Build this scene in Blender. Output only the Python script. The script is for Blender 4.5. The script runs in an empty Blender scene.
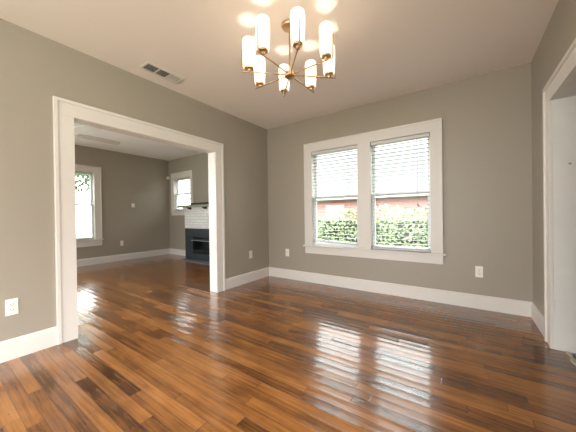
import bpy, bmesh, math, random
from mathutils import Matrix, Vector
S = bpy.context.scene
C = S.collection
R = math.radians
H = 2.6                      # ceiling of the dining room
W = 3.457                    # its width along the window wall
FX = -4.134                  # far wall of the living room
FY = 0.593                   # fireplace wall of the living room
HL = 2.68                    # ceiling of the living room
REAR = -6.3

# ---------------------------------------------------------------- camera
cam = bpy.data.cameras.new('camera'); co = bpy.data.objects.new('camera', cam); C.objects.link(co)
yaw, pitch, roll = -0.602336, -0.005528, -0.013451
f = Vector((math.sin(yaw)*math.cos(pitch), math.cos(yaw)*math.cos(pitch), math.sin(pitch)))
r = Vector((math.cos(yaw), -math.sin(yaw), 0)); u = r.cross(f)
r2 = r*math.cos(roll)+u*math.sin(roll); u2 = u*math.cos(roll)-r*math.sin(roll)
m = Matrix((r2, u2, -f)).transposed().to_4x4(); m.translation = Vector((2.8871, -3.5789, 1.08362))
co.matrix_world = m
cam.sensor_width = 36; cam.lens = 36*257.04/576; cam.clip_start = 0.02
S.camera = co

# ---------------------------------------------------------------- sky, added fill light, exposure
wd = bpy.data.worlds.new('sky'); S.world = wd; wd.use_nodes = True
bg = wd.node_tree.nodes['Background']; bg.inputs[1].default_value = 11.0
_n = wd.node_tree.nodes; _l = wd.node_tree.links      # overcast sky: dim at the horizon, bright overhead
_tc = _n.new('ShaderNodeTexCoord'); _sx = _n.new('ShaderNodeSeparateXYZ'); _cr = _n.new('ShaderNodeValToRGB')
_l.new(_tc.outputs['Generated'], _sx.inputs[0]); _l.new(_sx.outputs[2], _cr.inputs[0]); _l.new(_cr.outputs[0], bg.inputs[0])
_e = _cr.color_ramp.elements; _e[0].position = 0.0; _e[0].color = (0.105, 0.11, 0.112, 1); _e[1].position = 1.0; _e[1].color = (0.95, 0.98, 1, 1)
for _p, _v in ((0.22, 0.12), (0.35, 0.65), (0.44, 1.0)):
    _k = _cr.color_ramp.elements.new(_p); _k.color = (_v*0.95, _v*0.98, _v, 1)
# bright lobe added to the sky on the living room side for floor glare
_dp = _n.new('ShaderNodeVectorMath'); _dp.operation = 'DOT_PRODUCT'; _dp.inputs[1].default_value = (-0.925, 0.225, 0.30)
_mx = _n.new('ShaderNodeMath'); _mx.operation = 'MAXIMUM'; _mx.inputs[1].default_value = 0.0
_pw = _n.new('ShaderNodeMath'); _pw.operation = 'POWER'; _pw.inputs[1].default_value = 14.0
_sc = _n.new('ShaderNodeMath'); _sc.operation = 'MULTIPLY'; _sc.inputs[1].default_value = 0.9
_ad = _n.new('ShaderNodeMixRGB'); _ad.blend_type = 'ADD'; _ad.inputs[2].default_value = (1, 0.98, 0.95, 1)
_l.new(_tc.outputs['Generated'], _dp.inputs[0]); _l.new(_dp.outputs['Value'], _mx.inputs[0]); _l.new(_mx.outputs[0], _pw.inputs[0]); _l.new(_pw.outputs[0], _sc.inputs[0])
_l.new(_sc.outputs[0], _ad.inputs[0]); _l.new(_cr.outputs[0], _ad.inputs[1]); _l.new(_ad.outputs[0], bg.inputs[0])
S.view_settings.view_transform = 'Standard'; S.view_settings.look = 'None'
S.view_settings.gamma = 1; S.view_settings.use_curve_mapping = False
S.view_settings.exposure = 0.47
def area(name, loc, rot, sx, sy, power, col):
    l = bpy.data.lights.new(name, 'AREA'); l.shape = 'RECTANGLE'; l.size = sx; l.size_y = sy; l.energy = power; l.color = col
    o = bpy.data.objects.new(name, l); C.objects.link(o); o.location = loc; o.rotation_euler = rot; return o
# added fill lamps in unseen openings of both rear walls
area('rear_fill_light', (1.75, REAR-0.02, 1.3), (R(90), 0, 0), 3.2, 2.4, 62, (1.0, 0.98, 0.95))
area('living_rear_fill_light', (-2.1, REAR-0.02, 1.3), (R(90), 0, 0), 3.4, 2.4, 15, (0.92, 0.97, 1.0))
area('living_side_fill_light', (FX-0.08, -4.5, 1.5), (R(90), 0, R(-90)), 1.7, 1.6, 110, (0.92, 0.97, 1.0))  # added fill lamp in an unseen opening of the living room far wall
BULB = 2.5
SHADE_EMIT = 0.6

area('side_fill_light', (W+0.06, -4.55, 1.45), (R(90), 0, R(90)), 1.9, 1.6, 42, (1.0, 0.98, 0.94))  # added fill lamp in an unseen opening of the right wall
# ---------------------------------------------------------------- materials
def new_mat(name):
    m = bpy.data.materials.new(name); m.use_nodes = True
    nt = m.node_tree; return m, nt, nt.nodes['Principled BSDF']
def mat(name, col, rough=0.5, metal=0.0, noise=0.0, nscale=20.0, bump=0.0, bscale=200.0, spec=0.5):
    m, nt, b = new_mat(name)
    b.inputs['Base Color'].default_value = (*col, 1); b.inputs['Roughness'].default_value = rough
    b.inputs['Metallic'].default_value = metal; b.inputs['Specular IOR Level'].default_value = spec
    g = nt.nodes.new('ShaderNodeNewGeometry')
    if noise:
        n = nt.nodes.new('ShaderNodeTexNoise'); n.inputs['Scale'].default_value = nscale; n.inputs['Detail'].default_value = 4
        nt.links.new(g.outputs['Position'], n.inputs['Vector'])
        x = nt.nodes.new('ShaderNodeMixRGB'); x.blend_type = 'MIX'
        x.inputs[1].default_value = (*[c*(1-noise) for c in col], 1); x.inputs[2].default_value = (*[min(1, c*(1+noise)) for c in col], 1)
        nt.links.new(n.outputs['Fac'], x.inputs[0]); nt.links.new(x.outputs[0], b.inputs['Base Color'])
    if bump:
        n = nt.nodes.new('ShaderNodeTexNoise'); n.inputs['Scale'].default_value = bscale; n.inputs['Detail'].default_value = 3
        nt.links.new(g.outputs['Position'], n.inputs['Vector'])
        k = nt.nodes.new('ShaderNodeBump'); k.inputs['Strength'].default_value = bump; k.inputs['Distance'].default_value = 0.002
        nt.links.new(n.outputs['Fac'], k.inputs['Height']); nt.links.new(k.outputs[0], b.inputs['Normal'])
    return m
M = {}
M['wall'] = mat('greige_wall_paint', (0.336, 0.297, 0.243), 0.42, noise=0.03, nscale=1.5, bump=0.25, bscale=160)
M['ceil'] = mat('ceiling_paint', (0.79, 0.725, 0.67), 0.8, bump=0.5, bscale=90)
M['ceil2'] = mat('living_ceiling_paint', (0.88, 0.88, 0.87), 0.8, bump=0.5, bscale=90)
M['trim'] = mat('white_trim_paint', (0.68, 0.645, 0.605), 0.38, noise=0.02, nscale=6)
M['jamb'] = mat('worn_white_jamb_paint', (0.72, 0.71, 0.68), 0.4, noise=0.05, nscale=9, bump=0.3, bscale=60)
M['vinyl'] = mat('white_sash', (0.80, 0.82, 0.82), 0.35)
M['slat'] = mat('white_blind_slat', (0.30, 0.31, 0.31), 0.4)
M['rail'] = mat('blind_rail', (0.58, 0.58, 0.57), 0.4)
M['cord'] = mat('grey_cord', (0.35, 0.35, 0.34), 0.8)
M['plastic'] = mat('white_plastic', (0.80, 0.77, 0.71), 0.35)
M['dark'] = mat('dark_slot', (0.03, 0.03, 0.03), 0.6)
M['plasticgrey'] = mat('grey_plastic', (0.28, 0.28, 0.27), 0.5)
M['brass'] = mat('brushed_brass', (0.50, 0.36, 0.21), 0.32, metal=1.0)
M['ventmetal'] = mat('white_vent_metal', (0.62, 0.58, 0.53), 0.45)
M['duct'] = mat('dark_duct', (0.05, 0.045, 0.04), 0.8)
M['slate'] = mat('blue_grey_fireplace_paint', (0.019, 0.030, 0.037), 0.35, noise=0.15, nscale=8)
M['iron'] = mat('black_iron', (0.012, 0.013, 0.015), 0.45)
M['ironlip'] = mat('grey_metal_lip', (0.30, 0.34, 0.36), 0.35, metal=0.6)
M['hearth'] = mat('grey_hearth_tile', (0.16, 0.155, 0.15), 0.35)
M['mantel'] = mat('olive_grey_mantel_paint', (0.24, 0.25, 0.19), 0.45, noise=0.1)
M['darkwood'] = mat('dark_wood', (0.025, 0.022, 0.018), 0.5)
M['fan'] = mat('pale_fan_blade', (0.62, 0.61, 0.58), 0.35)
M['fanmetal'] = mat('white_fan_metal', (0.75, 0.74, 0.72), 0.3)
M['stone'] = mat('grey_subfloor', (0.22, 0.20, 0.18), 0.8, noise=0.4, nscale=60)
M['paleworn'] = mat('pale_worn_wood', (0.52, 0.47, 0.40), 0.7, noise=0.3, nscale=60)
M['grass'] = mat('grass', (0.05, 0.09, 0.025), 0.9, noise=0.4, nscale=8)
M['leaf'] = mat('hedge_leaf', (0.24, 0.30, 0.145), 0.5, noise=0.5, nscale=14)
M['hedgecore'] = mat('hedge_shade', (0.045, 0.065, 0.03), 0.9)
M['treeleaf'] = mat('tree_leaf', (0.15, 0.21, 0.10), 0.6, noise=0.4, nscale=5)
M['bark'] = mat('bark', (0.12, 0.09, 0.07), 0.9, noise=0.3)
M['siding'] = mat('red_siding', (0.40, 0.185, 0.16), 0.7, noise=0.08)
M['roof'] = mat('pale_roofing', (0.5, 0.5, 0.5), 0.8, noise=0.1)

def glass_mat():
    m = bpy.data.materials.new('window_glass'); m.use_nodes = True; nt = m.node_tree; nt.nodes.clear()
    o = nt.nodes.new('ShaderNodeOutputMaterial'); x = nt.nodes.new('ShaderNodeMixShader'); t = nt.nodes.new('ShaderNodeBsdfTransparent')
    g = nt.nodes.new('ShaderNodeBsdfGlossy'); g.inputs['Roughness'].default_value = 0.02; fr = nt.nodes.new('ShaderNodeMath'); fr.operation = 'MULTIPLY_ADD'; fr.inputs[1].default_value = 0.95; fr.inputs[2].default_value = 0.02
    lw = nt.nodes.new('ShaderNodeLayerWeight'); lw.inputs[0].default_value = 0.5; pw = nt.nodes.new('ShaderNodeMath'); pw.operation = 'POWER'; pw.inputs[1].default_value = 5.0
    nt.links.new(lw.outputs['Facing'], pw.inputs[0]); nt.links.new(pw.outputs[0], fr.inputs[0])
    t.inputs[0].default_value = (0.95, 0.97, 0.96, 1)
    nt.links.new(fr.outputs[0], x.inputs[0]); nt.links.new(t.outputs[0], x.inputs[1]); nt.links.new(g.outputs[0], x.inputs[2]); nt.links.new(x.outputs[0], o.inputs[0]); return m
M['glass'] = glass_mat()
def shade_mat():
    m = bpy.data.materials.new('lit_frosted_glass'); m.use_nodes = True; nt = m.node_tree; nt.nodes.clear()
    o = nt.nodes.new('ShaderNodeOutputMaterial'); a = nt.nodes.new('ShaderNodeAddShader'); t = nt.nodes.new('ShaderNodeBsdfTranslucent')
    t.inputs[0].default_value = (0.7, 0.65, 0.58, 1); e = nt.nodes.new('ShaderNodeEmission'); e.inputs[0].default_value = (1.0, 0.87, 0.72, 1); e.inputs[1].default_value = SHADE_EMIT
    nt.links.new(t.outputs[0], a.inputs[0]); nt.links.new(e.outputs[0], a.inputs[1]); nt.links.new(a.outputs[0], o.inputs[0]); return m
M['shade'] = shade_mat()

def floor_mat():
    m, nt, b = new_mat('oak_strip_floor'); N = nt.nodes; L = nt.links
    g = N.new('ShaderNodeNewGeometry'); s = N.new('ShaderNodeSeparateXYZ'); L.new(g.outputs['Position'], s.inputs[0])
    def mth(op, a, bb=None, c=None):
        n = N.new('ShaderNodeMath'); n.operation = op
        for i, v in enumerate((a, bb, c)):
            if v is None: continue
            if isinstance(v, (int, float)): n.inputs[i].default_value = v
            else: L.new(v, n.inputs[i])
        return n.outputs[0]
    PW = 0.068
    yv = mth('DIVIDE', s.outputs[1], PW); row = mth('FLOOR', yv); fy = mth('FRACT', yv)
    wn = N.new('ShaderNodeTexWhiteNoise'); wn.noise_dimensions = '1D'; L.new(row, wn.inputs['W'])
    ln = mth('MULTIPLY_ADD', wn.outputs['Value'], 0.7, 0.75)
    xv = mth('ADD', mth('DIVIDE', s.outputs[0], ln), mth('MULTIPLY', wn.outputs['Value'], 37.3)); idx = mth('FLOOR', xv); fx = mth('FRACT', xv)
    cb = N.new('ShaderNodeCombineXYZ'); L.new(row, cb.inputs[0]); L.new(idx, cb.inputs[1])
    w2 = N.new('ShaderNodeTexWhiteNoise'); w2.noise_dimensions = '2D'; L.new(cb.outputs[0], w2.inputs['Vector'])
    # grain, stretched along the boards, different in each board
    mp = N.new('ShaderNodeCombineXYZ')
    L.new(mth('MULTIPLY', s.outputs[0], 3.0), mp.inputs[0]); L.new(mth('MULTIPLY', s.outputs[1], 55.0), mp.inputs[1]); L.new(mth('MULTIPLY', w2.outputs['Value'], 40), mp.inputs[2])
    gr = N.new('ShaderNodeTexNoise'); gr.inputs['Scale'].default_value = 1.0; gr.inputs['Detail'].default_value = 6; gr.inputs['Roughness'].default_value = 0.62; L.new(mp.outputs[0], gr.inputs['Vector'])
    pt = N.new('ShaderNodeTexNoise'); pt.inputs['Scale'].default_value = 2.6; pt.inputs['Detail'].default_value = 4; L.new(g.outputs['Position'], pt.inputs['Vector'])
    tone = mth('ADD', mth('MULTIPLY', w2.outputs['Value'], 0.42), mth('ADD', mth('MULTIPLY_ADD', gr.outputs['Fac'], 1.05, -0.30), mth('MULTIPLY_ADD', pt.outputs['Fac'], 0.8, -0.40)))
    cr = N.new('ShaderNodeValToRGB'); L.new(tone, cr.inputs[0]); e = cr.color_ramp.elements
    e[0].position = 0.05; e[0].color = (0.045, 0.016, 0.005, 1); e[1].position = 1.0; e[1].color = (0.38, 0.170, 0.050, 1)
    for p_, c_ in ((0.35, (0.165, 0.061, 0.014)), (0.62, (0.28, 0.112, 0.028))):
        k = cr.color_ramp.elements.new(p_); k.color = (*c_, 1)
    edge = mth('MINIMUM', fy, mth('SUBTRACT', 1.0, fy)); ex = mth('MULTIPLY', mth('MINIMUM', fx, mth('SUBTRACT', 1.0, fx)), 12.0)
    gap = mth('MINIMUM', mth('MULTIPLY', mth('MINIMUM', edge, ex), 28.0), 1.0)
    mx = N.new('ShaderNodeMixRGB'); mx.blend_type = 'MULTIPLY'; mx.inputs[0].default_value = 1.0
    L.new(cr.outputs[0], mx.inputs[1]); gc = N.new('ShaderNodeCombineXYZ'); gv = mth('MULTIPLY_ADD', gap, 0.6, 0.4)
    for i in range(3): L.new(gv, gc.inputs[i])
    L.new(gc.outputs[0], mx.inputs[2])
    # small dark scuffs gathered in worn areas
    sm = N.new('ShaderNodeCombineXYZ'); L.new(mth('MULTIPLY', s.outputs[0], 22.0), sm.inputs[0]); L.new(mth('MULTIPLY', s.outputs[1], 60.0), sm.inputs[1])
    sn = N.new('ShaderNodeTexNoise'); sn.inputs['Scale'].default_value = 1.0; sn.inputs['Detail'].default_value = 2; L.new(sm.outputs[0], sn.inputs['Vector'])
    sp = mth('MINIMUM', mth('MULTIPLY', mth('MAXIMUM', mth('SUBTRACT', mth('MULTIPLY_ADD', pt.outputs['Fac'], 0.5, sn.outputs['Fac']), 1.02), 0.0), 14.0), 0.75)
    sx = N.new('ShaderNodeMixRGB'); sx.inputs[2].default_value = (0.02, 0.012, 0.008, 1); L.new(sp, sx.inputs[0]); L.new(mx.outputs[0], sx.inputs[1]); L.new(sx.outputs[0], b.inputs['Base Color'])
    # small black wear marks
    rg = mth('MULTIPLY_ADD', gr.outputs['Fac'], 0.14, 0.12); L.new(rg, b.inputs['Roughness'])
    b.inputs['Specular IOR Level'].default_value = 0.5; b.inputs['Coat Weight'].default_value = 0.45; b.inputs['Coat Roughness'].default_value = 0.07; b.inputs['Coat IOR'].default_value = 1.5
    # relief: cupped boards, gaps, grain and a slow wave
    cup = mth('MULTIPLY', mth('POWER', mth('SUBTRACT', fy, 0.5), 2.0), 0.0048)
    tilt = mth('MULTIPLY', mth('MULTIPLY', mth('SUBTRACT', w2.outputs['Value'], 0.5), fy), 0.0060)
    wv = N.new('ShaderNodeTexNoise'); wv.inputs['Scale'].default_value = 5.0; wv.inputs['Detail'].default_value = 2; L.new(g.outputs['Position'], wv.inputs['Vector'])
    hh = mth('ADD', mth('ADD', cup, tilt), mth('ADD', mth('MULTIPLY', gap, 0.0006), mth('ADD', mth('MULTIPLY', gr.outputs['Fac'], 0.00028), mth('MULTIPLY', wv.outputs['Fac'], 0.0016))))
    bp = N.new('ShaderNodeBump'); bp.inputs['Strength'].default_value = 0.6; bp.inputs['Distance'].default_value = 1.0; L.new(hh, bp.inputs['Height']); L.new(bp.outputs[0], b.inputs['Normal']); L.new(bp.outputs[0], b.inputs['Coat Normal'])
    return m
M['floor'] = floor_mat()

def brick_mat():
    m, nt, b = new_mat('white_painted_brick'); N = nt.nodes; L = nt.links
    g = N.new('ShaderNodeNewGeometry'); s = N.new('ShaderNodeSeparateXYZ'); L.new(g.outputs['Position'], s.inputs[0])
    a = N.new('ShaderNodeMath'); a.operation = 'ADD'; L.new(s.outputs[0], a.inputs[0]); L.new(s.outputs[1], a.inputs[1])
    cbn = N.new('ShaderNodeCombineXYZ'); L.new(a.outputs[0], cbn.inputs[0]); L.new(s.outputs[2], cbn.inputs[1])
    t = N.new('ShaderNodeTexBrick'); L.new(cbn.outputs[0], t.inputs['Vector'])
    t.inputs['Scale'].default_value = 1; t.inputs['Brick Width'].default_value = 0.21; t.inputs['Row Height'].default_value = 0.0665; t.inputs['Mortar Size'].default_value = 0.006; t.inputs['Mortar Smooth'].default_value = 0.4
    t.inputs['Color1'].default_value = (0.80, 0.80, 0.78, 1); t.inputs['Color2'].default_value = (0.70, 0.70, 0.68, 1); t.inputs['Mortar'].default_value = (0.60, 0.60, 0.58, 1)
    L.new(t.outputs['Color'], b.inputs['Base Color']); b.inputs['Roughness'].default_value = 0.35
    k = N.new('ShaderNodeBump'); k.inputs['Strength'].default_value = 1; k.inputs['Distance'].default_value = -0.006; L.new(t.outputs['Fac'], k.inputs['Height']); L.new(k.outputs[0], b.inputs['Normal'])
    return m
M['brick'] = brick_mat()

# ---------------------------------------------------------------- mesh helpers
class MB:
    def __init__(s): s.bm = bmesh.new()
    def box(s, a, b, bev=0.0):
        lo = [min(a[i], b[i]) for i in range(3)]; hi = [max(a[i], b[i]) for i in range(3)]
        t = bmesh.new()
        v = [t.verts.new((x, y, z)) for z in (lo[2], hi[2]) for y in (lo[1], hi[1]) for x in (lo[0], hi[0])]
        for q in ((0, 2, 3, 1), (4, 5, 7, 6), (0, 1, 5, 4), (2, 6, 7, 3), (0, 4, 6, 2), (1, 3, 7, 5)): t.faces.new([v[i] for i in q])
        if bev: bmesh.ops.bevel(t, geom=t.edges[:], offset=min(bev, 0.45*min(hi[i]-lo[i] for i in range(3))), segments=2, affect='EDGES', profile=0.6)
        s._in(t); return s
    def _in(s, t, mtx=None):
        if mtx: bmesh.ops.transform(t, matrix=mtx, verts=t.verts)
        me = bpy.data.meshes.new('t'); t.to_mesh(me); t.free(); s.bm.from_mesh(me); bpy.data.meshes.remove(me)
    def lathe(s, prof, loc=(0, 0, 0), n=24, caps=True, mtx=None):
        t = bmesh.new(); rings = []
        for (rr, z) in prof:
            rings.append([t.verts.new((rr*math.cos(2*math.pi*i/n), rr*math.sin(2*math.pi*i/n), z)) for i in range(n)])
        for a, b in zip(rings, rings[1:]):
            for i in range(n): t.faces.new((a[i], a[(i+1) % n], b[(i+1) % n], b[i]))
        if caps:
            t.faces.new(list(reversed(rings[0]))); t.faces.new(rings[-1])
        bmesh.ops.recalc_face_normals(t, faces=t.faces)
        s._in(t, Matrix.Translation(loc) @ (mtx or Matrix())); return s
    def bar(s, p, q, rad, n=10, r2=None):
        p = Vector(p); q = Vector(q); d = q-p
        mt = Matrix.Translation(p) @ d.to_track_quat('Z', 'Y').to_matrix().to_4x4()
        return s.lathe([(rad, 0), (r2 or rad, d.length)], n=n, mtx=mt)
    def poly(s, vs, faces):
        v = [s.bm.verts.new(p) for p in vs]
        for q in faces: s.bm.faces.new([v[i] for i in q])
        return s
    def prism(s, pts, axis, a, b):
        """pts: outline in the two other axes, extruded a..b along axis"""
        def P(p, h):
            return {0: (h, p[0], p[1]), 1: (p[0], h, p[1]), 2: (p[0], p[1], h)}[axis]
        t = bmesh.new(); A = [t.verts.new(P(p, a)) for p in pts]; B = [t.verts.new(P(p, b)) for p in pts]; n = len(pts)
        t.faces.new(A); t.faces.new(list(reversed(B)))
        for i in range(n): t.faces.new((A[i], B[i], B[(i+1) % n], A[(i+1) % n]))
        bmesh.ops.recalc_face_normals(t, faces=t.faces); s._in(t); return s
    def build(s, name, m, parent=None, off=None, smooth=False):
        if off is None and parent is not None:
            o_ = Vector(parent.get('_o', (0, 0, 0)))
            off = -o_
        if off is not None: bmesh.ops.translate(s.bm, vec=Vector(off), verts=s.bm.verts)
        me = bpy.data.meshes.new(name); s.bm.to_mesh(me); s.bm.free(); me.materials.append(m)
        if smooth:
            for p in me.polygons: p.use_smooth = True
            me.set_sharp_from_angle(angle=R(40))
        o = bpy.data.objects.new(name, me); C.objects.link(o)
        if parent is not None: o.parent = parent; o['_o'] = tuple(parent.get('_o', (0, 0, 0)))
        return o
def tag(o, label, cat=None, group=None, kind=None):
    o['label'] = label
    if cat: o['category'] = cat
    if group: o['group'] = group
    if kind: o['kind'] = kind
    return o
def thing(name, label, cat, loc=(0, 0, 0), group=None, kind=None, local=False):
    """An Empty at loc; its parts are given in world coordinates unless local"""
    o = bpy.data.objects.new(name, None); C.objects.link(o); o.location = loc; o.empty_display_size = 0.1
    o['_o'] = (0, 0, 0) if local else tuple(loc)
    return tag(o, label, cat, group, kind)
def struct(name, mb, m, label, cat): return tag(mb.build(name, m), label, cat, None, 'structure')
def kids(o): return [c for c in bpy.data.objects if c.parent == o]
def copy_tree(o, parent=None):
    ch = kids(o); c = o.copy(); C.objects.link(c)
    if parent: c.parent = parent
    for k in ch: copy_tree(k, c)
    return c
def wall_cells(us, vs, holes):
    """rectangles of a wall u x v minus holes (u0,u1,v0,v1)"""
    U = sorted(set(us) | {h[i] for h in holes for i in (0, 1)}); V = sorted(set(vs) | {h[i] for h in holes for i in (2, 3)})
    for a, b in zip(U, U[1:]):
        run = None
        for c, d in zip(V, V[1:]):
            hit = any(h[0] < (a+b)/2 < h[1] and h[2] < (c+d)/2 < h[3] for h in holes)
            if hit:
                if run: yield (a, b, *run)
                run = None
            else: run = (run[0], d) if run else (c, d)
        if run: yield (a, b, *run)
def wall_x(x0, x1, ys, zs, holes):
    mb = MB()
    for a, b, c, d in wall_cells(ys, zs, holes): mb.box((x0, a, c), (x1, b, d))
    return mb
def wall_y(y0, y1, xs, zs, holes):
    mb = MB()
    for a, b, c, d in wall_cells(xs, zs, holes): mb.box((a, y0, c), (b, y1, d))
    return mb

# ---------------------------------------------------------------- room shell
OY0, OY1, OZ = -2.758, -1.18, 1.975          # cased opening in the left wall
DY0, DY1, DZ = -1.65, -0.75, 1.95            # doorway in the right wall
WX = ((0.895, 1.640), (1.820, 2.545)); WZ0, WZ1 = 0.592, 2.066   # the two sash openings of the window wall
F1 = (-2.00, -1.225, 0.575, 2.10)            # living room window on the far wall  (y0,y1,z0,z1)
F2 = (-3.88, -3.11, 1.235, 2.12)             # living room window beside the fireplace (x0,x1,z0,z1)

struct('floor', MB().box((FX-0.2, REAR-0.2, -0.12), (W+0.075, FY+0.2, 0)), M['floor'], 'glossy red-brown oak strip floor running through both rooms', 'floor')
struct('ceiling', MB().box((-0.02, REAR-0.1, H), (W+0.1, 0.1, H+0.1)), M['ceil'], 'warm off-white ceiling above the chandelier', 'ceiling')
struct('ceiling_living', MB().box((FX-0.1, REAR-0.1, HL), (-0.06, FY+0.1, HL+0.1)), M['ceil2'], 'white ceiling of the room seen through the cased opening', 'ceiling')
struct('wall_left', wall_x(-0.12, 0, (REAR, FY), (0, HL+0.05), [(OY0-0.02, OY1+0.02, -1, OZ+0.02)]), M['wall'], 'greige wall with the wide cased opening', 'wall')
e = 0.02
struct('wall_back', wall_y(0, 0.15, (0, W+0.12), (0, H+0.1), [(a-e, b+e, WZ0-e, WZ1+e) for a, b in WX]), M['wall'], 'greige wall around the double window', 'wall')
struct('wall_right', wall_x(W, W+0.12, (REAR, 0), (0, H+0.1), [(DY0-e, DY1+e, -1, DZ+e), (-5.55, -3.55, 0.6, 2.3)]), M['wall'], 'greige wall with the white doorway at the right', 'wall')  # second hole is added for the side fill lamp
struct('wall_rear', wall_y(REAR-0.15, REAR, (-0.12, W+0.12), (0, H+0.1), [(0.1, 3.4, 0.06, 2.52)]), M['wall'], 'greige wall behind the viewer with a wide hole added for fill light', 'wall')  # unseen opening added for the rear fill lamp
struct('wall_living_far', wall_x(FX-0.15, FX, (REAR, FY), (0, HL+0.05), [(F1[0]-e, F1[1]+e, F1[2]-e, F1[3]+e), (-5.4, -3.6, 0.6, 2.35)]), M['wall'], 'greige long wall of the far room with the tall window', 'wall')  # second hole is added, out of view, for the living side fill lamp
struct('wall_living_fireplace', wall_y(FY, FY+0.15, (FX-0.15, 0), (0, HL+0.05), [(F2[0]-e, F2[1]+e, F2[2]-e, F2[3]+e)]), M['wall'], 'greige wall of the far room behind the fireplace', 'wall')
struct('wall_living_rear', wall_y(REAR-0.15, REAR, (FX-0.15, -0.12), (0, HL+0.05), [(-3.85, -0.35, 0.06, 2.52)]), M['wall'], 'greige end wall of the far room opposite the fireplace', 'wall')  # unseen opening added for the living rear fill lamp
# the room beyond the right doorway
hx0, hx1, hy0, hy1 = W+0.12, W+2.6, -3.2, 0.15
struct('wall_hall', MB().box((hx1, hy0, 0), (hx1+0.1, hy1, H)).box((hx0, hy0-0.1, 0), (hx1+0.1, hy0, H)).box((hx0, hy1, 0), (hx1+0.1, hy1+0.1, H)), M['wall'], 'greige walls of the room beyond the right doorway', 'wall')
struct('ceiling_hall', MB().box((hx0, hy0-0.1, H), (hx1+0.1, hy1+0.1, H+0.1)), M['ceil2'], 'ceiling of the room beyond the right doorway', 'ceiling')
struct('floor_hall', MB().box((W+0.115, hy0, -0.12), (hx1, hy1, -0.002)), M['floor'], 'brown board floor beyond the right doorway', 'floor')

# baseboards: moulded profile swept straight
BH, BT = 0.155, 0.017
def prof(sgn, base):  # outline (offset, z)
    return [(base, 0), (base+sgn*BT, 0), (base+sgn*BT, BH-0.03), (base+sgn*(BT-0.003), BH-0.027), (base+sgn*(BT-0.003), BH-0.012), (base+sgn*0.006, BH), (base, BH)]
CW = 0.14
b = MB(); b.prism(prof(1, 0), 1, REAR, OY0-CW+0.005); b.prism(prof(1, 0), 1, OY1+CW-0.005, -0.004)
struct('baseboard_left', b, M['trim'], 'white baseboard on both sides of the cased opening', 'baseboard')
struct('baseboard_back', MB().prism(prof(-1, 0), 0, 0.004, W-0.004), M['trim'], 'white baseboard under the double window', 'baseboard')
b = MB(); b.prism(prof(-1, W), 1, DY1+0.145, -0.004); b.prism(prof(-1, W), 1, REAR, DY0-0.145)
struct('baseboard_right', b, M['trim'], 'short white baseboard between corner and right doorway', 'baseboard')
struct('baseboard_living_far', MB().prism(prof(1, FX), 1, REAR, FY-0.004), M['trim'], 'white baseboard under the tall far-room window', 'baseboard')
struct('baseboard_living_fireplace', MB().prism(prof(-1, FY), 0, FX+0.004, -2.94), M['trim'], 'white baseboard left of the fireplace', 'baseboard')

# cased opening in the left wall
t = thing('trim_1', 'white trim of the wide cased opening into the far room', 'door casing', (0, (OY0+OY1)/2, 0), kind='structure')
for side in (1, -1):
    x0 = 0 if side == 1 else -0.12
    X = lambda d: x0+side*d
    for nm, ya, yb, out in (('casing', OY0-CW, OY0, -1), ('casing', OY1, OY1+CW, 1)):
        b = MB(); b.box((x0, ya, 0), (X(0.02), yb, OZ), 0.002)
        yo = ya if out < 0 else yb
        b.box((x0, yo+out*0.0015, 0.001), (X(0.03), yo-out*0.028, OZ+CW-0.003), 0.004); b.build(nm, M['trim'], t)
    b = MB(); b.box((x0, OY0-CW+0.028, OZ), (X(0.02), OY1+CW-0.028, OZ+CW), 0.002)
    b.box((x0, OY0-CW-0.002, OZ+CW-0.028), (X(0.031), OY1+CW+0.002, OZ+CW+0.0015), 0.004); b.build('head_casing', M['trim'], t)
MB().box((-0.12, OY0-0.02, 0), (0, OY0+0.003, OZ), 0.001).build('jamb', M['trim'], t)
MB().box((-0.12, OY1-0.003, 0), (0, OY1+0.02, OZ), 0.001).build('jamb', M['trim'], t)
MB().box((-0.12, OY0-0.02, OZ-0.003), (0, OY1+0.02, OZ+0.02), 0.001).build('head_jamb', M['trim'], t)

# doorway in the right wall
t = thing('door_1', 'white doorway with old hinge mortises at the right edge', 'doorway', (W, (DY0+DY1)/2, 0), kind='structure')
for side in (-1, 1):
    x0 = W if side == -1 else W+0.12
    X = lambda d: x0+side*d
    for ya, yb, out in ((DY1, DY1+CW+0.005, 1), (DY0-CW-0.005, DY0, -1)):
        b = MB(); b.box((x0, ya, 0), (X(0.018), yb, DZ), 0.002)
        yo = yb if out > 0 else ya; yi = ya if out > 0 else yb
        b.box((x0, yo+out*0.0015, 0.001), (X(0.03), yo-out*0.028, DZ+CW-0.003), 0.004)
        b.box((x0, yi-out*0.0035, 0.001), (X(0.024), yi+out*0.02, DZ-0.001), 0.003); b.build('casing', M['trim'], t)
    b = MB(); b.box((x0, DY0-CW+0.02, DZ), (X(0.018), DY1+CW-0.02, DZ+CW), 0.002)
    b.box((x0, DY0-CW-0.007, DZ+CW-0.028), (X(0.031), DY1+CW+0.007, DZ+CW+0.0015), 0.004); b.build('head_casing', M['trim'], t)
b = MB(); b.box((W, DY1-0.002, 0), (W+0.12, DY1+0.02, DZ+0.02), 0.001); b.build('jamb', M['jamb'], t)
b = MB(); b.box((W, DY0-0.02, 0), (W+0.12, DY0+0.002, DZ+0.02), 0.001); b.build('jamb', M['jamb'], t)
MB().box((W, DY0, DZ-0.002), (W+0.12, DY1, DZ+0.02), 0.001).build('head_jamb', M['jamb'], t)
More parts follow.
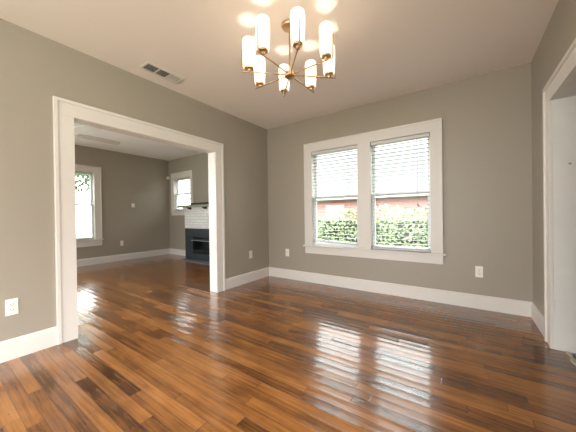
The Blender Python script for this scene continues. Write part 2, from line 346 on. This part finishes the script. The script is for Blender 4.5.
for z0 in (0.30, 1.665):      # painted-over hinge leaves
    b = MB(); b.box((W+0.004, DY1-0.006, z0), (W+0.036, DY1-0.001, z0+0.09), 0.0012)
    b.bar((W+0.004, DY1-0.004, z0), (W+0.004, DY1-0.004, z0+0.09), 0.004)
    for k in (0.02, 0.045, 0.07): b.bar((W+0.022, DY1-0.0075, z0+k), (W+0.022, DY1-0.002, z0+k), 0.004)
    b.build('hinge_leaf', M['jamb'], t)
b = MB(); b.box((W+0.085, DY1-0.003, 1.435), (W+0.10, DY1-0.001, 1.45), 0.001); b.build('strike_patch', M['plasticgrey'], t)
# worn threshold in that doorway
t = thing('trim_2', 'worn threshold with splintered pale strips in the right doorway', 'threshold', (W+0.09, (DY0+DY1)/2, 0), kind='structure')
MB().box((W+0.075, DY0, -0.10), (W+0.12, DY1, -0.006)).build('subfloor', M['stone'], t)
random.seed(3)
pts = [(W+0.05, DY1-0.001)]; y = DY1-0.001
top = []; bot = []
for i in range(19):
    yy = DY1-0.002-i*(DY1-DY0-0.004)/18
    top.append((W+0.062+random.uniform(-0.012, 0.010), yy)); bot.append((W+0.082+random.uniform(-0.006, 0.010), yy))
MB().prism(top+bot[::-1], 2, -0.002, 0.006).build('splintered_strip', M['paleworn'], t)
MB().prism([(W+0.10, DY0), (W+0.114, DY0), (W+0.114, DY1), (W+0.104, DY1)], 2, -0.01, 0.004).build('metal_edge', M['ironlip'], t)

# ---------------------------------------------------------------- windows
def sash_set(parent, mk, u0, u1, z0, z1, zm, gdir_in, depth0):
    """double hung sashes; mk(u, d, z) maps to world, d = depth from the room face towards outside"""
    def bx(a, b_, bev=0.003): mb.box(mk(*a), mk(*b_), bev)
    for nm, za, zb, d0, st, low in (('upper_sash', zm-0.02, z1, depth0+0.045, 0.038, 0.035), ('lower_sash', z0, zm+0.02, depth0, 0.038, 0.05)):
        mb = MB(); d1 = d0+0.035
        bx((u0, d0, za), (u0+st, d1, zb)); bx((u1-st, d0, za), (u1, d1, zb))
        if nm == 'lower_sash': bx((u0+st, d0, za), (u1-st, d1, za+low)); bx((u0+st, d0, zb-0.036), (u1-st, d1, zb))
        else: bx((u0+st, d0, za), (u1-st, d1, za+0.036)); bx((u0+st, d0, zb-low), (u1-st, d1, zb))
        s_ = mb.build(nm, M['vinyl'], parent)
        mb = MB(); mb.box(mk(u0+st-0.004, d0+0.015, za+0.03), mk(u1-st+0.004, d0+0.019, zb-0.03)); mb.build('pane', M['glass'], s_)
def frame_box(parent, mk, u0, u1, z0, z1, depth):
    mb = MB(); e = 0.02
    for a, b_ in (((u0-e, 0, z0-e), (u0, depth, z1+e)), ((u1, 0, z0-e), (u1+e, depth, z1+e)), ((u0, 0, z1), (u1, depth, z1+e)), ((u0, 0, z0-e), (u1, depth, z0))):
        mb.box(mk(*a), mk(*b_))
    mb.build('window_frame', M['trim'], parent)
def casing(parent, mk, u0, u1, z0, z1, cw, hw, ap, horn=0.03, mull=None):
    """casing, head, stool and apron; d<0 is into the room"""
    for a, b_, out in ((u0-cw, u0, -1), (u1, u1+cw, 1)):
        mb = MB(); mb.box(mk(a, 0, z0), mk(b_, -0.02, z1), 0.002)
        uo = a if out < 0 else b_
        mb.box(mk(uo+out*0.0015, 0, z0+0.001), mk(uo-out*0.022, -0.029, z1+hw-0.003), 0.004); mb.build('casing', M['trim'], parent)
    mb = MB(); mb.box(mk(u0-cw+0.022, 0, z1), mk(u1+cw-0.022, -0.02, z1+hw), 0.002)
    mb.box(mk(u0-cw-0.002, 0, z1+hw-0.022), mk(u1+cw+0.002, -0.030, z1+hw+0.0015), 0.004); mb.build('head_casing', M['trim'], parent)
    if mull: MB().box(mk(mull[0], 0, z0), mk(mull[1], -0.02, z1), 0.002).build('mullion_casing', M['trim'], parent)
    mb = MB(); mb.box(mk(u0-cw-horn, 0, z0-0.022), mk(u1+cw+horn, -0.045, z0), 0.006); mb.build('window_sill', M['trim'], parent)
    MB().box(mk(u0-cw, 0, z0-0.022-ap), mk(u1+cw, -0.018, z0-0.022), 0.003).build('apron', M['trim'], parent)
mk_back = lambda u, d, z: (u, d, z)
t = thing('window_1', 'white double window with two blinds in the back wall', 'window', (1.72, 0, WZ0), kind='structure')
casing(t, mk_back, WX[0][0], WX[1][1], WZ0, WZ1, 0.128, 0.138, 0.107, 0.03, (WX[0][1], WX[1][0]))
for a, b_ in WX:
    frame_box(t, mk_back, a, b_, WZ0, WZ1, 0.15)
    sash_set(t, mk_back, a, b_, WZ0, WZ1, 1.345, 1, 0.055)
mk_far = lambda u, d, z: (FX-d, u, z)
t = thing('window_2', 'tall white window at the left in the far room', 'window', (FX, -1.6, F1[2]), kind='structure')
casing(t, mk_far, F1[0], F1[1], F1[2], F1[3], 0.138, 0.145, 0.13)
frame_box(t, mk_far, *F1, 0.15); sash_set(t, mk_far, *F1, 1.365, 1, 0.055)
mk_fire = lambda u, d, z: (u, FY+d, z)
t = thing('window_3', 'small white window between corner and fireplace in the far room', 'window', (-3.5, FY, F2[2]), kind='structure')
casing(t, mk_fire, F2[0], F2[1], F2[2], F2[3], 0.11, 0.17, 0.11)
frame_box(t, mk_fire, *F2, 0.15); sash_set(t, mk_fire, *F2, 1.70, 1, 0.055)

# ---------------------------------------------------------------- blinds
def blind(label, mk, u0, u1, ztop, zbot, group, dpt, tilt_bottom=0.0, wand=None, cords=(0.10, 0.5, 0.90), pitch=0.049, tilt=0.0):
    """dpt: depth of the slat centre; slats open (level)"""
    c = mk((u0+u1)/2, dpt, zbot)
    t = thing('venetian_blind', label, 'blind', c, group)
    MB().box(mk(u0, dpt-0.028, ztop-0.045), mk(u1, dpt+0.022, ztop-0.002), 0.003).build('headrail', M['rail'], t)
    mb = MB(); w = 0.0245; tl = tilt
    n = int((ztop-0.05-zbot-0.03)/pitch)
    for i in range(n):
        z = ztop-0.075-i*(ztop-0.075-zbot-0.035)/max(1, n-1)
        g = tilt_bottom*((i/(n-1))**6)
        P = [mk(u0+0.006, dpt-w, z-tl), mk(u0+0.006, dpt, z+0.0018), mk(u0+0.006, dpt+w, z+tl), mk(u1-0.006, dpt-w, z-tl-g), mk(u1-0.006, dpt, z+0.0018-g), mk(u1-0.006, dpt+w, z+tl-g)]
        Q = [(p[0], p[1], p[2]-0.0022) for p in P]
        mb.poly(P+Q, [(0, 1, 4, 3), (1, 2, 5, 4), (7, 6, 9, 10), (8, 7, 10, 11), (0, 3, 9, 6), (2, 8, 11, 5), (0, 6, 7, 1), (1, 7, 8, 2), (3, 4, 10, 9), (4, 5, 11, 10)])
    bmesh.ops.recalc_face_normals(mb.bm, faces=mb.bm.faces)
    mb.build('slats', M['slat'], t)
    g = tilt_bottom
    mb = MB(); a = [mk(u0+0.004, dpt-0.026, zbot), mk(u0+0.004, dpt+0.026, zbot), mk(u1-0.004, dpt-0.026, zbot-g), mk(u1-0.004, dpt+0.026, zbot-g)]
    P = a+[(p[0], p[1], p[2]+0.018) for p in a]
    mb.poly(P, [(0, 1, 3, 2), (4, 6, 7, 5), (0, 4, 5, 1), (2, 3, 7, 6), (0, 2, 6, 4), (1, 5, 7, 3)]); bmesh.ops.recalc_face_normals(mb.bm, faces=mb.bm.faces)
    mb.build('bottom_rail', M['rail'], t)
    for k in cords:
        u = u0+(u1-u0)*k; mb = MB()
        for dd in (-0.0265, 0.0265): mb.bar(mk(u, dpt+dd, zbot+0.01-g*k), mk(u, dpt+dd, ztop-0.03), 0.0012, 5)
        mb.build('ladder_cord', M['cord'], t)
    if wand:
        u, zl = wand; mb = MB()
        mb.bar(mk(u, dpt-0.034, zl), mk(u, dpt-0.032, ztop-0.04), 0.0022, 6)
        cd = mb.build('pull_cord', M['cord'], t)
        mb = MB()
        for q in (0, 0.012):
            mb.lathe([(0.002, 0.03), (0.006, 0.02), (0.007, 0.0)], mk(u+q, dpt-0.034, zl-0.03-q), 8)
        mb.build('tassel', M['plasticgrey'], cd)
    return t
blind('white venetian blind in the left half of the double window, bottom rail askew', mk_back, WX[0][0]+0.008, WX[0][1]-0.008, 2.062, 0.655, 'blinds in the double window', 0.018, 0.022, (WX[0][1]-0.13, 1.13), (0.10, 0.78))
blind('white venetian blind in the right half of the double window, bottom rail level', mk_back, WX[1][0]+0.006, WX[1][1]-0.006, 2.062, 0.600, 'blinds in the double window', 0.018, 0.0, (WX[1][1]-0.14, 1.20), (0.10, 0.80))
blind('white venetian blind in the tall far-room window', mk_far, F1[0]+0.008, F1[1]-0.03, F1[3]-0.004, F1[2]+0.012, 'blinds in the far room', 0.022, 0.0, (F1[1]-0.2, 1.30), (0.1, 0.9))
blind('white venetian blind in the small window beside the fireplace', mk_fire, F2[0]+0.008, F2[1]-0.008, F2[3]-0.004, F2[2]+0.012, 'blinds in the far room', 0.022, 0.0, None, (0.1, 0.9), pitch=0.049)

# ---------------------------------------------------------------- chandelier
HX, HY, HZ = 1.745, -1.862, 2.2
t = thing('chandelier', 'brass chandelier with eight lit frosted glass shades under the ceiling', 'chandelier', (HX, HY, H))
MB().lathe([(0.064, 0), (0.064, -0.012), (0.058, -0.024), (0.02, -0.030), (0.008, -0.034)], (HX, HY, H)).build('canopy', M['brass'], t, smooth=True)
MB().bar((HX, HY, HZ+0.01), (HX, HY, H-0.03), 0.0065, 12).build('stem', M['brass'], t, smooth=True)
MB().lathe([(0.012, -0.026), (0.036, -0.022), (0.042, -0.016), (0.042, 0.014), (0.036, 0.019), (0.012, 0.024)], (HX, HY, HZ)).build('hub', M['brass'], t, smooth=True)
RA, RS = 0.375, 0.324
for k in range(8):
    a = R(45*k-1.5); c, s = math.cos(a), math.sin(a)
    P = lambda rr, z: (HX+rr*c, HY+rr*s, HZ+z)
    U = lambda rr, z: P(rr, z+0.012)
    mb = MB(); mb.bar(P(0.03, 0), P(RA, 0), 0.0055); mb.bar(P(RA, -0.0055), P(RA, 0.17), 0.0052); mb.lathe([(0.0055, -0.0055), (0.0075, 0), (0.0055, 0.0055)], P(RA, 0), 10)
    arm = mb.build('arm', M['brass'], t, smooth=True)
    mb = MB(); mb.lathe([(0.014, -0.012), (0.016, 0.006), (0.034, 0.010), (0.036, 0.016), (0.036, 0.024), (0.018, 0.026), (0.016, 0.06)], U(RS, 0), 20); mb.build('socket_cup', M['brass'], arm, smooth=True)
    mb = MB(); mb.lathe([(0.030, 0.020), (0.043, 0.021), (0.045, 0.03), (0.0475, 0.10), (0.0500, 0.18), (0.0500, 0.218), (0.047, 0.235), (0.040, 0.243), (0.037, 0.243), (0.044, 0.233), (0.0465, 0.216), (0.0465, 0.18), (0.044, 0.10), (0.0415, 0.03), (0.030, 0.024)], U(RS, 0), 28, caps=False)
    mb.build('lamp_shade', M['shade'], t, smooth=True)
    l = bpy.data.lights.new('bulb', 'POINT'); l.energy = BULB; l.color = (1.0, 0.84, 0.69); l.shadow_soft_size = 0.02
    o = bpy.data.objects.new('bulb_light', l); C.objects.link(o); o.parent = t; o.location = (RS*c, RS*s, HZ+0.12-H)

# ---------------------------------------------------------------- ceiling vent
vx0, vx1, vy0, vy1 = 0.182, 0.347, -2.27, -1.87
t = thing('ceiling_vent', 'white ceiling air vent with dark louvers above the cased opening', 'vent', ((vx0+vx1)/2, (vy0+vy1)/2, H))
mb = MB(); fr = 0.022
mb.box((vx0, vy0, H-0.010), (vx0+fr, vy1, H), 0.003).box((vx1-fr, vy0, H-0.010), (vx1, vy1, H), 0.003).box((vx0+fr, vy0, H-0.010), (vx1-fr, vy0+fr, H), 0.003).box((vx0+fr, vy1-fr, H-0.010), (vx1-fr, vy1, H), 0.003)
L3 = (vy1-vy0-2*fr)/3
for k in (1, 2): mb.box((vx0+fr, vy0+fr+k*L3-0.006, H-0.009), (vx1-fr, vy0+fr+k*L3+0.006, H-0.001), 0.002)
mb.build('frame', M['ventmetal'], t)
MB().box((vx0+0.01, vy0+0.01, H-0.0015), (vx1-0.01, vy1-0.01, H-0.0005)).build('backing', M['duct'], t)
for k in range(3):
    mb = MB(); y0 = vy0+fr+k*L3+0.007; y1 = y0+L3-0.014; n = 9
    sg = 1 if k < 2 else -1
    for i in range(n):
        y = y0+(i+0.5)*(y1-y0)/n; d = 0.0035 if k < 2 else -0.0012
        mb.poly([(vx0+fr, y-d, H-0.008), (vx1-fr, y-d, H-0.008), (vx1-fr, y+d, H-0.0015), (vx0+fr, y+d, H-0.0015)], [(0, 1, 2, 3)])
    o = mb.build('louver', M['ventmetal'], t); md = o.modifiers.new('thick', 'SOLIDIFY'); md.thickness = 0.0012

# ---------------------------------------------------------------- outlets
def make_outlet(label, group):
    t = thing('wall_outlet', label, 'outlet', (0, 0, 0), group, local=True)
    MB().box((-0.035, -0.006, -0.0625), (0.035, 0, 0.0625), 0.003).build('cover_plate', M['plastic'], t)
    for sz in (-0.0205, 0.0205):
        mb = MB(); mb.box((-0.0165, -0.0085, sz-0.0145), (0.0165, -0.0055, sz+0.0145), 0.003); rc = mb.build('receptacle', M['plastic'], t)
        mb = MB(); mb.box((-0.0085, -0.0092, sz-0.004), (-0.006, -0.0083, sz+0.007)).box((0.006, -0.0092, sz-0.004), (0.0085, -0.0083, sz+0.006)); mb.bar((0, -0.0083, sz-0.009), (0, -0.0092, sz-0.009), 0.0028, 8)
        mb.build('slot', M['dark'], rc)
    MB().bar((0, -0.0055, 0), (0, -0.0075, 0), 0.003, 8).build('screw', M['plasticgrey'], t)
    return t
g = 'wall outlets'
proto = make_outlet('white duplex outlet on the near left wall, before the cased opening', g)
spots = [((0.0, -3.16, 0.40), 90, None),
         ((0.0, -0.472, 0.44), 90, 'white outlet between the cased opening and the room corner'),
         ((0.404, 0.0, 0.44), 0, 'white outlet on the window wall, left of the double window'),
         ((3.015, 0.0, 0.415), 0, 'white outlet on the window wall, right of the double window'),
         ((FX, -0.665, 0.43), 90, 'white outlet low on the long wall of the far room')]
for i, (loc, rz, lab) in enumerate(spots):
    o = proto if i == 0 else copy_tree(proto)
    o.location = loc; o.rotation_euler.z = R(rz)
    if lab: o['label'] = lab
# thermostat and motion sensor in the far room
t = thing('thermostat', 'small white wall thermostat above the outlet in the far room', 'thermostat', (FX, -0.402, 1.37), local=True)
MB().box((0, -0.04, -0.055), (0.012, 0.04, 0.055), 0.003).build('back_plate', M['plasticgrey'], t)
MB().box((0.012, -0.036, -0.05), (0.045, 0.036, 0.05), 0.006).build('housing', M['plastic'], t)
t = thing('motion_sensor', 'small white motion sensor high in the corner of the far room', 'sensor', (FX+0.012, FY-0.035, 2.17), local=True)
MB().prism([(-0.012, 0.035), (0.05, 0.035), (0.05, 0.0), (0.018, -0.032), (-0.012, -0.032)], 2, -0.04, 0.04).build('housing', M['plastic'], t)
MB().prism([(0.030, -0.022), (0.0505, -0.0015), (0.053, -0.005), (0.034, -0.025)], 2, -0.035, 0.0).build('lens', M['slat'], t)

# ---------------------------------------------------------------- fireplace
fx0, fx1, fyf = -2.945, -1.35, 0.293
t = thing('fireplace', 'white brick fireplace with blue-grey lower surround in the far room', 'fireplace', ((fx0+fx1)/2, FY, 0))
Fy = FY-0.001
MB().box((fx0, fyf, 0.775), (fx1, Fy, 1.235), 0.004).box((fx0, fyf+0.012, 0), (fx0+0.012, Fy, 0.775)).box((fx1-0.012, fyf+0.012, 0), (fx1, Fy, 0.775)).build('brick_breast', M['brick'], t)
bx0, bx1, bz0, bz1 = -2.62, -1.68, 0.17, 0.56
mb = MB()
for a, b_, c, d in wall_cells((fx0+0.012, fx1-0.012), (0.0, 0.775), [(bx0, bx1, bz0, bz1)]): mb.box((a, fyf, c), (b_, fyf+0.06, d))
mb.build('surround', M['slate'], t)
mb = MB()
mb.box((bx0-0.0, fyf+0.26, bz0), (bx1, fyf+0.27, bz1)).box((bx0-0.01, fyf+0.061, bz0-0.01), (bx0, fyf+0.27, bz1+0.01)).box((bx1, fyf+0.061, bz0-0.01), (bx1+0.01, fyf+0.27, bz1+0.01)).box((bx0, fyf+0.061, bz0-0.01), (bx1, fyf+0.27, bz0)).box((bx0, fyf+0.061, bz1), (bx1, fyf+0.27, bz1+0.01))
mb.build('firebox', M['iron'], t)
MB().box((bx0-0.02, fyf-0.035, bz1-0.065), (bx1+0.02, fyf, bz1-0.02), 0.004).build('hood', M['iron'], t)
MB().box((bx0-0.02, fyf-0.038, bz1-0.082), (bx1+0.02, fyf, bz1-0.066), 0.003).build('hood_lip', M['ironlip'], t)
mb = MB()
for z in (0.19, 0.215, 0.24): mb.box((bx0, fyf+0.002, z), (bx1, fyf+0.02, z+0.012), 0.002)
mb.build('lower_louver', M['iron'], t)
mb = MB()
for i in range(7): mb.bar((bx0+0.12+i*0.11, fyf+0.06, 0.26), (bx0+0.12+i*0.11, fyf+0.22, 0.26), 0.006, 6)
for z in (0.262, 0.30): mb.bar((bx0+0.08, fyf+0.075, z), (bx1-0.08, fyf+0.075, z), 0.006, 6)
mb.build('grate', M['iron'], t)
MB().box((fx0, fyf-0.20, 0), (fx1, fyf, 0.012), 0.003).build('hearth', M['hearth'], t)
MB().box((fx0+0.01, fyf-0.06, 1.235), (fx1-0.01, Fy, 1.292), 0.006).build('bed_moulding', M['trim'], t)
ms = MB().box((fx0-0.06, fyf-0.16, 1.290), (fx1+0.06, Fy, 1.342), 0.005).build('mantel_shelf', M['mantel'], t)
for i in range(3):
    x = -2.62+i*0.58
    mb = MB(); mb.prism([(fyf-0.06, 1.292), (fyf-0.13, 1.292), (fyf-0.13, 1.272), (fyf-0.085, 1.245), (fyf-0.06, 1.238)], 0, x-0.045, x+0.045); mb.build('bracket', M['darkwood'], t)
tag(MB().box((-2.78, 0.36, 1.342), (-1.6, 0.42, 1.405), 0.006).build('dark_bar', M['darkwood']), 'long thin dark bar lying on the fireplace mantel shelf', 'bar')

# ---------------------------------------------------------------- ceiling fan of the far room
fcx, fcy, fz = -2.08, -2.30, 2.36
t = thing('ceiling_fan', 'pale ceiling fan under the white ceiling of the far room', 'ceiling fan', (fcx, fcy, HL))
MB().lathe([(0.07, HL), (0.07, HL-0.02), (0.03, HL-0.06)], (fcx, fcy, 0)).build('canopy', M['fanmetal'], t, smooth=True)
MB().bar((fcx, fcy, fz), (fcx, fcy, HL-0.05), 0.012).build('downrod', M['fanmetal'], t, smooth=True)
MB().lathe([(0.03, fz+0.09), (0.10, fz+0.07), (0.115, fz+0.03), (0.115, fz-0.02), (0.08, fz-0.05), (0.03, fz-0.055)], (fcx, fcy, 0)).build('motor', M['fanmetal'], t, smooth=True)
for k in range(5):
    a = R(88+72*k); mtx = Matrix.Translation((fcx, fcy, fz)) @ Matrix.Rotation(a, 4, 'Z') @ Matrix.Rotation(R(-11), 4, 'X')
    mb = MB(); tb = MB(); tb.prism([(0.18, -0.05), (0.30, -0.065), (0.70, -0.075), (0.755, -0.055), (0.77, 0), (0.755, 0.055), (0.70, 0.075), (0.30, 0.065), (0.18, 0.05)], 2, -0.004, 0.004)
    bmesh.ops.transform(tb.bm, matrix=mtx, verts=tb.bm.verts); bl = tb.build('fan_blade', M['fan'], t)
    tb = MB(); tb.box((0.09, -0.018, -0.012), (0.24, 0.018, -0.004), 0.002); bmesh.ops.transform(tb.bm, matrix=mtx, verts=tb.bm.verts); tb.build('blade_bracket', M['fanmetal'], bl)

# ---------------------------------------------------------------- outside
GZ = -0.65
tag(MB().box((-30, -20, GZ-0.1), (30, 40, GZ)).build('ground', M['grass']), 'grass ground outside the windows', 'ground', None, 'structure')
def leaf_cloud(mb, fn, n, size, seed):
    random.seed(seed); vs = []; fs = []
    for i in range(n):
        p, nrm = fn()
        a = (Vector(nrm)+Vector((random.uniform(-1, 1), random.uniform(-1, 1), random.uniform(-0.6, 1)))*0.8).normalized()
        q = a.to_track_quat('Z', 'Y') @ Matrix.Rotation(random.uniform(0, 6.28), 3, 'Z').to_quaternion(); s = size*random.uniform(0.6, 1.3)
        k = len(vs)
        for (lx, ly, lz) in ((0, -1, 0), (0.5, -0.1, 0.15), (0, 1, 0), (-0.5, -0.1, 0.15)): vs.append(Vector(p)+q @ Vector((lx*s, ly*s, lz*s)))
        fs += [(k, k+1, k+2), (k, k+2, k+3)]
    mb.poly(vs, fs)
hy, hx_a, hx_b, hz = 2.9, -4.0, 4.6, 1.02
t = thing('hedge', 'leafy green hedge outside the double window', 'hedge', (0.3, hy+0.4, GZ))
def hedge_pt():
    x = random.uniform(hx_a, hx_b); wob = 0.085*x+0.05*math.sin(x*2.3)+0.06*math.sin(x*5.1+1)
    if random.random() < 0.82:
        return (x, hy+random.uniform(-0.08, 0.10)+0.08*math.sin(x*3), random.uniform(GZ, hz+wob)), (0, -1, 0.3)
    return (x, random.uniform(hy, hy+0.3), hz+wob+random.uniform(-0.06, 0.10)), (0, -0.2, 1)
mb = MB(); leaf_cloud(mb, hedge_pt, 11000, 0.045, 7); mb.build('foliage', M['leaf'], t)
MB().box((hx_a, hy+0.12, GZ), (hx_b, hy+0.75, hz-0.10), 0.05).build('shade_core', M['hedgecore'], t)  # dark box stands in for the shade deep in the foliage

ox0, ox1, oy = -7.0, 4.0, 7.0
t = thing('outbuilding', 'low red sided building behind the hedge', 'building', (-1.5, oy+2, GZ))
mb = MB(); z = GZ
while z < 1.70:
    mb.prism([(oy, z), (oy-0.018, z), (oy-0.004, z+0.15), (oy, z+0.15)], 0, ox0, ox1); z += 0.15
mb.box((ox0, oy, GZ), (ox1, oy+4, 1.70)); mb.build('siding_wall', M['siding'], t)
MB().box((ox0-0.3, oy-0.30, 1.70), (ox1+0.3, oy+4.3, 1.80), 0.01).build('roof', M['roof'], t)
for x in (-1.85,):
    fr_ = MB(); fr_.box((x-0.5, oy-0.05, 0.55), (x-0.42, oy-0.02, 1.55)).box((x+0.42, oy-0.05, 0.55), (x+0.5, oy-0.02, 1.55)).box((x-0.42, oy-0.05, 1.47), (x+0.42, oy-0.02, 1.55)).box((x-0.42, oy-0.05, 0.55), (x+0.42, oy-0.02, 0.63)).box((x-0.02, oy-0.045, 0.63), (x+0.02, oy-0.02, 1.47))
    w_ = fr_.build('window', M['siding'], t); MB().box((x-0.42, oy-0.03, 0.63), (x+0.42, oy-0.02, 1.47)).build('pane', M['vinyl'], w_)

def tree(label, x, y, h, rc, n, seed, low=1.2):
    t = thing('tree', label, 'tree', (x, y, GZ), 'trees outside the far room')
    mb = MB(); mb.bar((x, y, GZ), (x, y, h*0.75), 0.13, 10, 0.05); random.seed(seed)
    for k in range(7):
        a = random.uniform(0, 6.28); z0 = low+0.1*k*(h-low)*0.5
        mb.bar((x, y, z0), (x+rc*0.8*math.cos(a), y+rc*0.8*math.sin(a), z0+0.9), 0.035, 6, 0.012)
    mb.build('trunk', M['bark'], t)
    def pt():
        while True:
            v = Vector((random.uniform(-1, 1), random.uniform(-1, 1), random.uniform(-1, 1)))
            if 0.25 < v.length < 1: break
        zz = (low+h)/2+v.z*(h-low)/2
        return (x+v.x*rc, y+v.y*rc, zz), v
    mb = MB(); leaf_cloud(mb, pt, n, 0.075, seed+1); mb.build('crown', M['treeleaf'], t)
tree('green tree outside the tall far-room window', -8.3, -0.6, 4.6, 1.3, 2600, 21, 1.9)
tree('sparse green tree outside the small window beside the fireplace', -8.6, 5.0, 5.0, 1.6, 130, 31, 1.0)
for o in bpy.data.objects:
    if '_o' in o: del o['_o']
